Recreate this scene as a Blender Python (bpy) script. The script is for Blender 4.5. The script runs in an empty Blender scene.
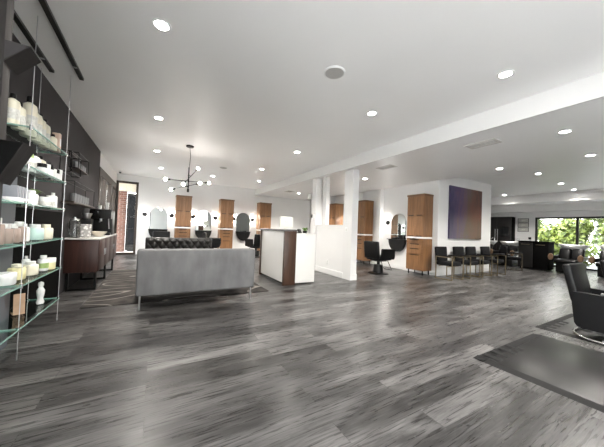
import bpy, bmesh, math, random
from mathutils import Vector, Matrix
random.seed(7)
PI = math.pi
S = bpy.context.scene
COL = S.collection

# ------------------------------------------------------------------ materials
def nodes(m):
    m.use_nodes = True
    nt = m.node_tree
    return nt, nt.nodes, nt.links, nt.nodes['Principled BSDF']

def mat(name, col, rough=.5, metal=0., var=0., scale=8., bump=0., bscale=60., spec=None, stretch=None, emit=None, estr=0.):
    """procedural principled material: base colour with noise variation, optional bump"""
    m = bpy.data.materials.new(name)
    nt, N, L, P = nodes(m)
    P.inputs['Base Color'].default_value = (*col, 1)
    P.inputs['Roughness'].default_value = rough
    P.inputs['Metallic'].default_value = metal
    if spec is not None: P.inputs['Specular IOR Level'].default_value = spec
    if emit:
        P.inputs['Emission Color'].default_value = (*emit, 1); P.inputs['Emission Strength'].default_value = estr
    tc = N.new('ShaderNodeTexCoord'); mp = N.new('ShaderNodeMapping')
    L.new(tc.outputs['Object'], mp.inputs['Vector'])
    if stretch: mp.inputs['Scale'].default_value = stretch
    if var > 0:
        n = N.new('ShaderNodeTexNoise'); n.inputs['Scale'].default_value = scale; n.inputs['Detail'].default_value = 4
        L.new(mp.outputs[0], n.inputs['Vector'])
        r = N.new('ShaderNodeValToRGB')
        r.color_ramp.elements[0].position = .3; r.color_ramp.elements[1].position = .7
        r.color_ramp.elements[0].color = (*[c*(1-var) for c in col], 1)
        r.color_ramp.elements[1].color = (*[min(1, c*(1+var)) for c in col], 1)
        L.new(n.outputs['Fac'], r.inputs['Fac']); L.new(r.outputs['Color'], P.inputs['Base Color'])
    if bump > 0:
        n2 = N.new('ShaderNodeTexNoise'); n2.inputs['Scale'].default_value = bscale; n2.inputs['Detail'].default_value = 3
        L.new(mp.outputs[0], n2.inputs['Vector'])
        b = N.new('ShaderNodeBump'); b.inputs['Strength'].default_value = bump; b.inputs['Distance'].default_value = .01
        L.new(n2.outputs['Fac'], b.inputs['Height']); L.new(b.outputs['Normal'], P.inputs['Normal'])
    return m

def glassmat(name, tint, fres=.08, rough=.0, k=.6):
    m = bpy.data.materials.new(name); m.use_nodes = True
    nt = m.node_tree; N = nt.nodes; L = nt.links
    for n in list(N):
        if n.type == 'BSDF_PRINCIPLED': N.remove(n)
    out = [n for n in N if n.type == 'OUTPUT_MATERIAL'][0]
    t = N.new('ShaderNodeBsdfTransparent'); t.inputs['Color'].default_value = (*tint, 1)
    g = N.new('ShaderNodeBsdfGlossy'); g.inputs['Roughness'].default_value = rough
    lw = N.new('ShaderNodeLayerWeight'); lw.inputs['Blend'].default_value = .25
    mr = N.new('ShaderNodeMath'); mr.operation = 'MULTIPLY_ADD'; mr.inputs[1].default_value = k; mr.inputs[2].default_value = fres
    L.new(lw.outputs['Fresnel'], mr.inputs[0])
    mx = N.new('ShaderNodeMixShader')
    L.new(mr.outputs[0], mx.inputs[0]); L.new(t.outputs[0], mx.inputs[1]); L.new(g.outputs[0], mx.inputs[2])
    L.new(mx.outputs[0], out.inputs['Surface'])
    return m

def ramp(N, els):
    r = N.new('ShaderNodeValToRGB'); e = r.color_ramp.elements
    e[0].position, e[0].color = els[0][0], (*els[0][1], 1)
    e[1].position, e[1].color = els[-1][0], (*els[-1][1], 1)
    for p, c in els[1:-1]:
        x = e.new(p); x.color = (*c, 1)
    return r

def floor_mat():
    m = bpy.data.materials.new('grey_wood_planks'); nt, N, L, P = nodes(m)
    tc = N.new('ShaderNodeTexCoord')
    br = N.new('ShaderNodeTexBrick'); br.offset = .37; br.squash = 1
    br.inputs['Color1'].default_value = (0, 0, 0, 1); br.inputs['Color2'].default_value = (1, 1, 1, 1)
    br.inputs['Mortar'].default_value = (.5, .5, .5, 1)
    br.inputs['Scale'].default_value = 1; br.inputs['Mortar Size'].default_value = .0022; br.inputs['Mortar Smooth'].default_value = 0
    br.inputs['Brick Width'].default_value = 1.65; br.inputs['Row Height'].default_value = .19
    L.new(tc.outputs['Object'], br.inputs['Vector'])
    # offset the grain per plank
    cmb = N.new('ShaderNodeVectorMath'); cmb.operation = 'MULTIPLY'; cmb.inputs[1].default_value = (7.3, 3.1, 0)
    L.new(br.outputs['Color'], cmb.inputs[0])
    add = N.new('ShaderNodeVectorMath'); add.operation = 'ADD'
    L.new(tc.outputs['Object'], add.inputs[0]); L.new(cmb.outputs[0], add.inputs[1])
    def noise(sc, stretch, det=5, dist=0.):
        mp = N.new('ShaderNodeMapping'); mp.inputs['Scale'].default_value = stretch
        L.new(add.outputs[0], mp.inputs['Vector'])
        n = N.new('ShaderNodeTexNoise'); n.inputs['Scale'].default_value = sc; n.inputs['Detail'].default_value = det
        n.inputs['Distortion'].default_value = dist
        L.new(mp.outputs[0], n.inputs['Vector']); return n
    n1 = noise(2.0, (.55, 2.6, 1), 8, .9)       # broad cloudy patches
    n2 = noise(7, (.5, 9, 1), 9, .8)         # fine grain
    def mth(op, a, b):
        x = N.new('ShaderNodeMath'); x.operation = op
        for i, v in enumerate((a, b)):
            if isinstance(v, (int, float)): x.inputs[i].default_value = v
            else: L.new(v, x.inputs[i])
        return x.outputs[0]
    v = mth('ADD', mth('MULTIPLY', n1.outputs['Fac'], .62), mth('MULTIPLY', n2.outputs['Fac'], .46))
    n3 = noise(3.2, (.45, 4.2, 1), 5, 2.2)
    crack = mth('MULTIPLY', mth('MAXIMUM', mth('SUBTRACT', 1., mth('MULTIPLY', mth('ABSOLUTE', mth('SUBTRACT', n3.outputs['Fac'], .5), 0), 26.)), 0.), .07)
    v = mth('SUBTRACT', mth('ADD', v, mth('MULTIPLY', br.outputs['Color'], .19)), crack)
    v = mth('SUBTRACT', v, .145)
    cr = ramp(N, [(.26, (.0125, .0118, .0115)), (.40, (.030, .0287, .028)), (.52, (.067, .0645, .063)), (.68, (.148, .143, .140))])
    L.new(v, cr.inputs['Fac'])
    mx = N.new('ShaderNodeMix'); mx.data_type = 'RGBA'
    L.new(br.outputs['Fac'], mx.inputs[0]); L.new(cr.outputs['Color'], mx.inputs[6]); mx.inputs[7].default_value = (.03, .028, .027, 1)
    L.new(mx.outputs[2], P.inputs['Base Color'])
    rr = N.new('ShaderNodeMapRange'); rr.inputs[3].default_value = .20; rr.inputs[4].default_value = .38
    L.new(n2.outputs['Fac'], rr.inputs[0]); L.new(rr.outputs[0], P.inputs['Roughness'])
    P.inputs['Specular IOR Level'].default_value = .34
    h = mth('SUBTRACT', mth('MULTIPLY', n2.outputs['Fac'], .3), br.outputs['Fac'])
    b = N.new('ShaderNodeBump'); b.inputs['Strength'].default_value = .12; b.inputs['Distance'].default_value = .002
    L.new(h, b.inputs['Height']); L.new(b.outputs['Normal'], P.inputs['Normal'])
    return m

def wood_mat(name, dark, light, rough=.4, axis='z', sc=3.):
    m = bpy.data.materials.new(name); nt, N, L, P = nodes(m)
    tc = N.new('ShaderNodeTexCoord'); mp = N.new('ShaderNodeMapping')
    st = {'z': (9, 9, .7), 'x': (.7, 9, 9), 'y': (9, .7, 9)}[axis]
    mp.inputs['Scale'].default_value = st
    L.new(tc.outputs['Object'], mp.inputs['Vector'])
    n = N.new('ShaderNodeTexNoise'); n.inputs['Scale'].default_value = sc; n.inputs['Detail'].default_value = 6; n.inputs['Distortion'].default_value = .5
    L.new(mp.outputs[0], n.inputs['Vector'])
    r = ramp(N, [(.3, dark), (.7, light)])
    L.new(n.outputs['Fac'], r.inputs['Fac']); L.new(r.outputs['Color'], P.inputs['Base Color'])
    P.inputs['Roughness'].default_value = rough
    return m

def art_mat():
    m = bpy.data.materials.new('abstract_paint'); nt, N, L, P = nodes(m)
    tc = N.new('ShaderNodeTexCoord'); sp = N.new('ShaderNodeSeparateXYZ'); L.new(tc.outputs['Object'], sp.inputs[0])
    n = N.new('ShaderNodeTexNoise'); n.inputs['Scale'].default_value = 2.1; n.inputs['Detail'].default_value = 10; n.inputs['Roughness'].default_value = .62; n.inputs['Distortion'].default_value = 1.2
    mp = N.new('ShaderNodeMapping'); mp.inputs['Scale'].default_value = (1.6, 1, .6); L.new(tc.outputs['Object'], mp.inputs[0]); L.new(mp.outputs[0], n.inputs['Vector'])
    a = N.new('ShaderNodeMath'); a.operation = 'MULTIPLY_ADD'; a.inputs[1].default_value = .54; a.inputs[2].default_value = -.46
    L.new(sp.outputs['X'], a.inputs[0])
    b = N.new('ShaderNodeMath'); b.operation = 'MULTIPLY_ADD'; b.inputs[1].default_value = .95; L.new(n.outputs['Fac'], b.inputs[0]); L.new(a.outputs[0], b.inputs[2])
    r = ramp(N, [(.0, (.022, .014, .075)), (.22, (.06, .03, .105)), (.42, (.095, .045, .07)), (.6, (.08, .045, .03)), (.8, (.11, .03, .018)), (1., (.06, .02, .012))])
    L.new(b.outputs[0], r.inputs['Fac'])
    # golden green wash towards the lower edge
    z = N.new('ShaderNodeMath'); z.operation = 'MULTIPLY_ADD'; z.inputs[1].default_value = -.55; z.inputs[2].default_value = .62; L.new(sp.outputs['Z'], z.inputs[0])
    zz = N.new('ShaderNodeMath'); zz.operation = 'MULTIPLY'; zz.use_clamp = True; L.new(z.outputs[0], zz.inputs[0]); L.new(n.outputs['Fac'], zz.inputs[1])
    mx = N.new('ShaderNodeMix'); mx.data_type = 'RGBA'; L.new(zz.outputs[0], mx.inputs[0]); L.new(r.outputs['Color'], mx.inputs[6]); mx.inputs[7].default_value = (.085, .058, .02, 1)
    L.new(mx.outputs[2], P.inputs['Base Color']); P.inputs['Roughness'].default_value = .3; P.inputs['Specular IOR Level'].default_value = .22
    return m

def rug_mat():
    m = bpy.data.materials.new('rug_weave'); nt, N, L, P = nodes(m)
    tc = N.new('ShaderNodeTexCoord')
    mp = N.new('ShaderNodeMapping'); mp.inputs['Scale'].default_value = (.30, .62, 1); L.new(tc.outputs['Object'], mp.inputs['Vector'])
    w = N.new('ShaderNodeTexNoise'); w.inputs['Scale'].default_value = 1.1; w.inputs['Detail'].default_value = 1.2; L.new(mp.outputs[0], w.inputs['Vector'])
    sn = N.new('ShaderNodeMath'); sn.operation = 'MULTIPLY'; sn.inputs[1].default_value = 75; L.new(w.outputs['Fac'], sn.inputs[0])
    s2 = N.new('ShaderNodeMath'); s2.operation = 'SINE'; L.new(sn.outputs[0], s2.inputs[0])
    r = ramp(N, [(.955, (0, 0, 0)), (.985, (1, 1, 1))]); L.new(s2.outputs[0], r.inputs['Fac'])
    n = N.new('ShaderNodeTexNoise'); n.inputs['Scale'].default_value = 5; n.inputs['Detail'].default_value = 6; L.new(tc.outputs['Object'], n.inputs['Vector'])
    c = ramp(N, [(.35, (.012, .0098, .0085)), (.65, (.050, .042, .037))]); L.new(n.outputs['Fac'], c.inputs['Fac'])
    mx = N.new('ShaderNodeMix'); mx.data_type = 'RGBA'; L.new(r.outputs['Color'], mx.inputs[0]); L.new(c.outputs['Color'], mx.inputs[6]); mx.inputs[7].default_value = (.22, .205, .185, 1)
    L.new(mx.outputs[2], P.inputs['Base Color']); P.inputs['Roughness'].default_value = .95
    n3 = N.new('ShaderNodeTexNoise'); n3.inputs['Scale'].default_value = 250; L.new(tc.outputs['Object'], n3.inputs['Vector'])
    b = N.new('ShaderNodeBump'); b.inputs['Strength'].default_value = .5; b.inputs['Distance'].default_value = .005
    L.new(n3.outputs['Fac'], b.inputs['Height']); L.new(b.outputs['Normal'], P.inputs['Normal'])
    return m

def brick_mat():
    m = bpy.data.materials.new('red_brick'); nt, N, L, P = nodes(m)
    tc = N.new('ShaderNodeTexCoord'); sp = N.new('ShaderNodeSeparateXYZ'); L.new(tc.outputs['Object'], sp.inputs[0])
    a = N.new('ShaderNodeMath'); a.operation = 'ADD'; L.new(sp.outputs['X'], a.inputs[0]); L.new(sp.outputs['Y'], a.inputs[1])
    cb = N.new('ShaderNodeCombineXYZ'); L.new(a.outputs[0], cb.inputs['X']); L.new(sp.outputs['Z'], cb.inputs['Y'])
    br = N.new('ShaderNodeTexBrick'); br.inputs['Scale'].default_value = 1; br.inputs['Brick Width'].default_value = .22; br.inputs['Row Height'].default_value = .085
    br.inputs['Mortar Size'].default_value = .008
    br.inputs['Color1'].default_value = (.10, .036, .024, 1); br.inputs['Color2'].default_value = (.15, .068, .048, 1); br.inputs['Mortar'].default_value = (.22, .19, .17, 1)
    L.new(cb.outputs[0], br.inputs['Vector']); L.new(br.outputs['Color'], P.inputs['Base Color']); P.inputs['Roughness'].default_value = .9
    return m

def pattern_mat(name, c1, c2, sc):
    m = bpy.data.materials.new(name); nt, N, L, P = nodes(m)
    tc = N.new('ShaderNodeTexCoord'); v = N.new('ShaderNodeTexVoronoi'); v.inputs['Scale'].default_value = sc
    L.new(tc.outputs['Object'], v.inputs['Vector'])
    r = ramp(N, [(.25, c1), (.5, c2)]); L.new(v.outputs['Distance'], r.inputs['Fac']); L.new(r.outputs['Color'], P.inputs['Base Color'])
    P.inputs['Roughness'].default_value = .4
    return m

def leaf_mat(name, a, b):
    m = bpy.data.materials.new(name); nt, N, L, P = nodes(m)
    tc = N.new('ShaderNodeTexCoord'); n = N.new('ShaderNodeTexNoise'); n.inputs['Scale'].default_value = 3.5; n.inputs['Detail'].default_value = 4
    L.new(tc.outputs['Object'], n.inputs['Vector'])
    r = ramp(N, [(.32, a), (.68, b)]); L.new(n.outputs['Fac'], r.inputs['Fac']); L.new(r.outputs['Color'], P.inputs['Base Color'])
    P.inputs['Roughness'].default_value = .55
    return m

M = {}
M['floor'] = floor_mat()
M['wall'] = mat('white_wall_paint', (.76, .755, .745), .55, var=.012, scale=2, bump=.04, bscale=180)
M['ceil'] = mat('ceiling_paint', (.88, .875, .865), .38, var=.012, scale=1.2, bump=.03, bscale=120)
M['dark_wall'] = mat('charcoal_wall_paint', (.050, .0465, .048), .8, spec=.15, var=.05, scale=2, bump=.05, bscale=150)
M['black_panel'] = mat('black_gloss_panel', (.004, .0038, .0038), .8, var=.15, scale=3, spec=.06)
M['white_trim'] = mat('white_trim_paint', (.74, .735, .725), .35, var=.01, scale=3)
M['post'] = mat('grey_painted_wood', (.036, .033, .032), .8, spec=.15, var=.1, scale=5, stretch=(6, 6, .6), bump=.1, bscale=30)
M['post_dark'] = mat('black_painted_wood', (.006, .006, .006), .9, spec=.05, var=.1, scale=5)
M['pilaster'] = mat('bluish_grey_paint', (.10, .106, .125), .45, var=.05, scale=3)
M['oak'] = wood_mat('oak_veneer', (.165, .078, .031), (.275, .138, .060), .42)
M['oak_edge'] = wood_mat('oak_crown', (.12, .06, .027), (.20, .102, .048), .42, 'x')
M['walnut'] = wood_mat('dark_walnut', (.027, .0105, .008), (.054, .0215, .0155), .38)
M['walnut_red'] = wood_mat('walnut_panel', (.040, .019, .011), (.080, .038, .022), .4)
M['stone_top'] = mat('grey_stone_top', (.16, .15, .15), .25, var=.25, scale=6)
M['pale_top'] = mat('pale_counter_top', (.62, .60, .57), .25, var=.06, scale=6)
M['white_lac'] = mat('white_lacquer', (.80, .79, .76), .3, var=.01, scale=4)
M['black_vinyl'] = mat('black_vinyl', (.0045, .0045, .005), .36, spec=.22, var=.15, scale=12, bump=.12, bscale=140)
M['black_fab'] = mat('black_fabric', (.006, .006, .007), .85, spec=.2, var=.2, scale=40, bump=.25, bscale=220)
M['black_met'] = mat('black_metal', (.008, .008, .008), .35, metal=.6, var=.1, scale=20)
M['black_plast'] = mat('black_plastic', (.005, .005, .005), .4, spec=.3, var=.15, scale=10)
M['chrome'] = mat('chrome', (.75, .75, .76), .12, metal=1., var=.03, scale=10)
M['brass'] = mat('brass', (.33, .27, .175), .32, metal=1., var=.06, scale=12)
M['bronze'] = mat('dark_bronze', (.05, .042, .032), .5, metal=1., var=.06, scale=12)
M['steel'] = mat('brushed_steel', (.55, .55, .56), .3, metal=1., var=.06, scale=14)
M['grey_velvet'] = mat('grey_velvet', (.13, .13, .132), .75, var=.26, scale=4.5, bump=.15, bscale=90, stretch=(1, 1, .5))
M['tuft'] = mat('charcoal_tufted_leather', (.019, .0175, .0165), .45, var=.15, scale=9, bump=.08, bscale=120)
M['rug'] = rug_mat()
M['mirror'] = mat('mirror_silver', (.58, .61, .60), .015, metal=1., var=.005, scale=2)
M['art'] = art_mat()
M['canvas_edge'] = mat('painted_canvas_edge', (.05, .035, .09), .6, var=.2, scale=9)
M['mat_rubber'] = mat('grey_rubber_mat', (.0115, .0113, .0112), .33, spec=.25, var=.14, scale=4, bump=.05, bscale=60)
M['mat_dark'] = mat('dark_rubber_edge', (.006, .006, .0063), .6, spec=.15, var=.25, scale=9)
M['glass'] = glassmat('clear_glass', (.97, .98, .98), .03)
M['shelf_glass'] = glassmat('green_tinted_shelf_glass', (.93, .98, .965), .02, 0., .28)
M['glass_edge'] = mat('green_glass_edge', (.24, .40, .35), .12, var=.1, scale=8)
M['brown_frame'] = mat('bronze_window_frame', (.045, .032, .023), .5, metal=.0, var=.1, scale=8)
M['black_frame'] = mat('black_window_frame', (.014, .013, .012), .4, var=.1, scale=8)
M['brick'] = brick_mat()
M['concrete'] = mat('concrete_paving', (.66, .64, .61), .85, var=.12, scale=3, bump=.2, bscale=40)
M['soffit'] = mat('outdoor_soffit_boards', (.55, .50, .42), .7, var=.08, scale=5)
M['cream'] = mat('cream_plastic', (.72, .69, .56), .35, var=.03, scale=9)
M['ivory'] = mat('ivory_plastic', (.78, .74, .60), .35, var=.03, scale=9)
M['mint'] = mat('mint_plastic', (.55, .76, .70), .35, var=.03, scale=9)
M['whitep'] = mat('white_plastic', (.82, .83, .82), .3, var=.02, scale=9)
M['taupe'] = mat('taupe_plastic', (.34, .27, .235), .45, var=.06, scale=9)
M['peach'] = mat('peach_carton', (.66, .50, .40), .5, var=.06, scale=9)
M['yellow'] = mat('pale_yellow_plastic', (.78, .72, .42), .35, var=.04, scale=9)
M['green_lab'] = mat('green_label', (.36, .50, .18), .5, var=.3, scale=18)
M['print_grey'] = mat('pale_grey_print', (.62, .62, .58), .5, var=.2, scale=40)
M['kraft'] = mat('kraft_card', (.42, .27, .18), .8, var=.15, scale=14)
M['leaf'] = leaf_mat('house_plant_leaf', (.05, .12, .02), (.20, .33, .07))
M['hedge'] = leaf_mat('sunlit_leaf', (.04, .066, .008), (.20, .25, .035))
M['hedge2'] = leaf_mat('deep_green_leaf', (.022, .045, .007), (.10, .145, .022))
M['bark'] = mat('bark', (.12, .09, .06), .9, var=.3, scale=12)
M['stripe'] = mat('grey_ribbed_plastic', (.30, .31, .34), .5, var=.1, scale=6)
M['canister'] = pattern_mat('patterned_ceramic', (.80, .79, .77), (.30, .29, .28), 22)
M['ceramic'] = mat('white_ceramic', (.80, .80, .79), .15, var=.02, scale=5)
M['porcelain_cream'] = mat('cream_ceramic', (.74, .68, .58), .25, var=.03, scale=6)
M['arm_wood'] = wood_mat('honey_wood', (.13, .075, .042), (.20, .125, .075), .4)
M['shelf_wood'] = wood_mat('dark_shelf_wood', (.03, .022, .016), (.07, .05, .035), .5, 'y')
M['vent'] = mat('vent_metal', (.60, .58, .55), .45, var=.03, scale=6)
M['vent_dark'] = mat('vent_slot', (.10, .095, .09), .6, var=.1, scale=6)
M['grille'] = mat('speaker_grille', (.45, .44, .42), .7, var=.12, scale=200)
M['track'] = mat('dark_track', (.016, .014, .012), .4, metal=.4, var=.1, scale=9)
M['lamp'] = mat('lamp_lens', (1, .95, .88), .4, emit=(1, .96, .90), estr=40)
M['bulb'] = mat('bulb_glow', (1, .95, .88), .4, emit=(1, .94, .86), estr=38)
M['sconce_glow'] = mat('sconce_globe_glow', (1, .95, .88), .4, emit=(1, .95, .89), estr=80)
M['screen'] = mat('dark_screen', (.01, .011, .012), .12, var=.2, scale=6)
M['paper'] = mat('certificate_paper', (.50, .49, .46), .6, var=.12, scale=30)
M['monitor'] = mat('pale_monitor_back', (.74, .76, .70), .35, var=.02, scale=6)
M['charcoal_gloss'] = mat('charcoal_gloss_front', (.012, .011, .011), .3, var=.2, scale=4)
M['dark_glass'] = mat('dark_exterior_glass', (.025, .027, .03), .08, var=.2, scale=4)

# ------------------------------------------------------------------ mesh builder
class MB:
    def __init__(s): s.bm = bmesh.new()
    def _add(s, vs, fs):
        v = [s.bm.verts.new(p) for p in vs]
        for f in fs:
            try: s.bm.faces.new([v[i] for i in f])
            except ValueError: pass
        return v
    def box(s, x0, x1, y0, y1, z0, z1, r=0., seg=2):
        t = bmesh.new()
        bmesh.ops.create_cube(t, size=1)
        bmesh.ops.scale(t, vec=(x1-x0, y1-y0, z1-z0), verts=t.verts)
        bmesh.ops.translate(t, vec=((x0+x1)/2, (y0+y1)/2, (z0+z1)/2), verts=t.verts)
        if r > 0:
            r = min(r, .49*min(x1-x0, y1-y0, z1-z0))
            bmesh.ops.bevel(t, geom=t.edges[:], offset=r, segments=seg, profile=.5, affect='EDGES')
        return s._merge(t)
    def _merge(s, t, mtx=None):
        if mtx is not None: bmesh.ops.transform(t, matrix=mtx, verts=t.verts)
        me = bpy.data.meshes.new('tmp'); t.to_mesh(me); t.free()
        s.bm.from_mesh(me); bpy.data.meshes.remove(me)
        return s
    def obox(s, c, size, rx=0, ry=0, rz=0, r=0., seg=2):
        """box of the given size about its centre c, rotated"""
        t = bmesh.new(); bmesh.ops.create_cube(t, size=1); bmesh.ops.scale(t, vec=size, verts=t.verts)
        if r > 0: bmesh.ops.bevel(t, geom=t.edges[:], offset=min(r, .49*min(size)), segments=seg, profile=.5, affect='EDGES')
        m = Matrix.Translation(c) @ Matrix.Rotation(rz, 4, 'Z') @ Matrix.Rotation(ry, 4, 'Y') @ Matrix.Rotation(rx, 4, 'X')
        return s._merge(t, m)
    def lathe(s, prof, c=(0, 0, 0), seg=24, mtx=None):
        vs, fs = [], []
        n = len(prof)
        for i in range(seg):
            a = 2*PI*i/seg
            for r, z in prof:
                p = Vector((r*math.cos(a), r*math.sin(a), z))
                if mtx is not None: p = mtx @ p
                vs.append(p + Vector(c))
        for i in range(seg):
            j = (i+1) % seg
            for k in range(n-1):
                fs.append((i*n+k, j*n+k, j*n+k+1, i*n+k+1))
        v = s._add(vs, fs)
        bmesh.ops.remove_doubles(s.bm, verts=v, dist=1e-5)
        return s
    def cyl(s, p0, p1, r0, r1=None, seg=16):
        p0, p1 = Vector(p0), Vector(p1); d = p1-p0; L = d.length
        q = Vector((0, 0, 1)).rotation_difference(d.normalized()).to_matrix()
        r1 = r0 if r1 is None else r1
        return s.lathe([(0, 0), (r0, 0), (r1, L), (0, L)], p0, seg, q)
    def sphere(s, c, r, seg=16, sc=(1, 1, 1)):
        t = bmesh.new(); bmesh.ops.create_uvsphere(t, u_segments=seg, v_segments=max(6, seg*2//3), radius=r)
        bmesh.ops.scale(t, vec=sc, verts=t.verts); bmesh.ops.translate(t, vec=c, verts=t.verts)
        return s._merge(t)
    def tube(s, pts, r, seg=10, closed=False):
        pts = [Vector(p) for p in pts]; n = len(pts); vs, fs = [], []
        up = None
        for i, p in enumerate(pts):
            a = pts[i-1] if (i > 0 or closed) else p
            b = pts[(i+1) % n] if (i < n-1 or closed) else p
            t = (b-a).normalized()
            if up is None:
                up = Vector((0, 0, 1)) if abs(t.z) < .9 else Vector((1, 0, 0))
            u = (up - t*up.dot(t))
            if u.length < 1e-4: u = t.orthogonal()
            u.normalize(); w = t.cross(u); up = u
            # keep the width through corners
            k = 1.
            if 0 < i < n-1 or closed:
                d1 = (p-a).normalized(); c = max(.35, d1.dot(t)); k = 1/c
            for j in range(seg):
                g = 2*PI*j/seg
                vs.append(p + (u*math.cos(g) + w*math.sin(g))*r*(k if k < 1.6 else 1.6))
        m = n if closed else n-1
        for i in range(m):
            i2 = (i+1) % n
            for j in range(seg):
                j2 = (j+1) % seg
                fs.append((i*seg+j, i*seg+j2, i2*seg+j2, i2*seg+j))
        if not closed:
            fs.append(tuple(range(seg))[::-1]); fs.append(tuple((n-1)*seg+j for j in range(seg)))
        s._add(vs, fs); return s
    def prism(s, poly, axis, a0, a1):
        """extrude a 2d polygon along axis ('x': poly is (y,z); 'y': (x,z); 'z': (x,y))"""
        def P(p, a): return {'x': (a, p[0], p[1]), 'y': (p[0], a, p[1]), 'z': (p[0], p[1], a)}[axis]
        n = len(poly)
        vs = [P(p, a0) for p in poly] + [P(p, a1) for p in poly]
        fs = [tuple(range(n))[::-1], tuple(range(n, 2*n))] + [(i, (i+1) % n, n+(i+1) % n, n+i) for i in range(n)]
        s._add(vs, fs); return s
    def grid(s, f, nu, nv):
        vs = [f(i/nu, j/nv) for i in range(nu+1) for j in range(nv+1)]
        fs = [(i*(nv+1)+j, (i+1)*(nv+1)+j, (i+1)*(nv+1)+j+1, i*(nv+1)+j+1) for i in range(nu) for j in range(nv)]
        s._add(vs, fs); return s
    def build(s, name, m, parent=None, loc=(0, 0, 0), rz=0., flat=False):
        bmesh.ops.recalc_face_normals(s.bm, faces=s.bm.faces)
        me = bpy.data.meshes.new(name); s.bm.to_mesh(me); s.bm.free()
        me.materials.append(M[m] if isinstance(m, str) else m)
        if not flat:
            for p in me.polygons: p.use_smooth = True
            me.set_sharp_from_angle(angle=math.radians(38))
        o = bpy.data.objects.new(name, me); COL.objects.link(o)
        o.location = loc; o.rotation_euler = (0, 0, rz)
        if parent is not None: o.parent = parent
        return o

def tag(o, label, cat, group=None, kind=None):
    o['label'] = label; o['category'] = cat
    if group: o['group'] = group
    if kind: o['kind'] = kind
    return o

def thing(name, label, cat, loc=(0, 0, 0), rz=0., group=None):
    o = bpy.data.objects.new(name, None); COL.objects.link(o); o.empty_display_size = .1
    o.location = loc; o.rotation_euler = (0, 0, rz)
    return tag(o, label, cat, group)

def struct(name, mb, m, parent=None, label=None):
    o = mb.build(name, m, parent)
    o['kind'] = 'structure'
    if label: o['label'] = label
    return o

def children(o): return [c for c in bpy.data.objects if c.parent == o]
def copy_tree(o, parent=None):
    c = o.copy(); COL.objects.link(c)
    if parent is not None: c.parent = parent
    for ch in children(o): copy_tree(ch, c)
    return c
def dup(o, label, loc, rz=None):
    c = copy_tree(o); c['label'] = label; c.location = loc
    if rz is not None: c.rotation_euler = (0, 0, rz)
    return c

# ------------------------------------------------------------------ room dimensions
XL, XB, XD, XS = -1.29, 4.15, 7.05, 7.25     # left wall, beam face, end of dropped ceiling, station wall
YB, YA = 11.85, 4.58                           # back wall, picture wall
ZC, ZD = 3.05, 2.78                            # main ceiling, dropped ceiling
XF = 15.2                                      # far right wall
YF = -3.0

struct('floor', MB().box(XL-.1, XF+.2, YF, YB+.1, -.1, 0), 'floor')
b = MB().box(XL-.1, XB+.02, YF, YB+.1, ZC, ZC+.12)
struct('ceiling', b, 'ceil')
struct('ceiling_dropped', MB().box(XB+.02, XD, YF, YB+.1, ZD, ZC+.12), 'ceil')
struct('trim_1', MB().box(XB-.012, XB+.0195, YF, YB, ZD-.004, ZC-.001), 'white_trim', label='white fascia board along the edge of the dropped ceiling')
struct('ceiling_right', MB().box(XD+.001, XF+.2, YF, YB+.1, ZC, ZC+.12), 'ceil')
struct('trim_2', MB().box(13.74, 14.75, YF, 8.4, 2.70, ZC), 'wall', label='upper white soffit step near the far window wall')
struct('trim_3', MB().box(14.75, XF, YF, 8.4, 2.405, ZC), 'wall', label='lower white soffit step above the far window')

# left wall: glazed bay beside the camera, charcoal wall, windows near the back
def glazed(name, axis, pos, a0, a1, z0, z1, mull, m, t=.07, fw=.06, rails=()):
    """framed window lying in the plane axis=pos, from a0 to a1"""
    f = MB()
    def bx(mb, u0, u1, za, zb, tt):
        if axis == 'x': mb.box(pos-tt/2, pos+tt/2, u0, u1, za, zb)
        else: mb.box(u0, u1, pos-tt/2, pos+tt/2, za, zb)
    bx(f, a0, a0+fw, z0, z1, t); bx(f, a1-fw, a1, z0, z1, t)
    bx(f, a0+fw, a1-fw, z0, z0+fw, t); bx(f, a0+fw, a1-fw, z1-fw, z1, t)
    for u in mull: bx(f, u-fw/2, u+fw/2, z0+fw, z1-fw, t)
    for zr in rails: bx(f, a0+fw, a1-fw, zr-fw/2, zr+fw/2, t*.9)
    w = struct(name, f, m)
    g = MB(); us = [a0+fw] + [x for u in mull for x in (u-fw/2, u+fw/2)] + [a1-fw]
    for i in range(0, len(us), 2): bx(g, us[i], us[i+1], z0+fw, z1-fw, .008)
    g.build('pane', 'glass', w)
    return w

w = MB()
w.box(XL-.1, XL, 1.2, 8.45, 0, ZC)
struct('wall_left', w, 'dark_wall')
w = MB(); w.box(XL-.1, XL, 8.4501, YB+.1, 2.66, ZC)
struct('wall_left_header', w, 'wall')
glazed('window_1', 'x', XL-.05, 8.46, YB, .0, 2.655, (9.55, 10.7), 'brown_frame', .12, .20)
w = MB(); w.box(XL-.1, XL, YF, 1.2-.001, 2.85, ZC); w.box(XL-.1, XL, YF, -2.9, 0, 2.85)
struct('wall_left_front', w, 'wall')
glazed('window_2', 'x', XL-.05, -2.9, 1.2-.002, .0, 2.85, (-.85,), 'black_frame', .08, .06)
# front wall behind the camera: shop window, added window, pier shaped for mirror
w = MB(); w.box(XL-.1, XF+.2, YF-.12, YF, 2.85, ZC); w.box(XL-.1, -1.2, YF-.12, YF, 0, 2.85); w.box(-.3, 1.1, YF-.12, YF, 0, 2.85); w.box(4.6, XF+.2, YF-.12, YF, 0, 2.85)
struct('wall_front', w, 'wall')
glazed('window_added', 'y', YF-.06, -1.2, -.3, .0, 2.85, (), 'black_frame', .08, .06)  # unseen window added to bring more daylight onto the near ceiling
glazed('window_3', 'y', YF-.06, 1.1, 4.6, .0, 2.85, (2.3, 3.45), 'black_frame', .08, .06)
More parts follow.
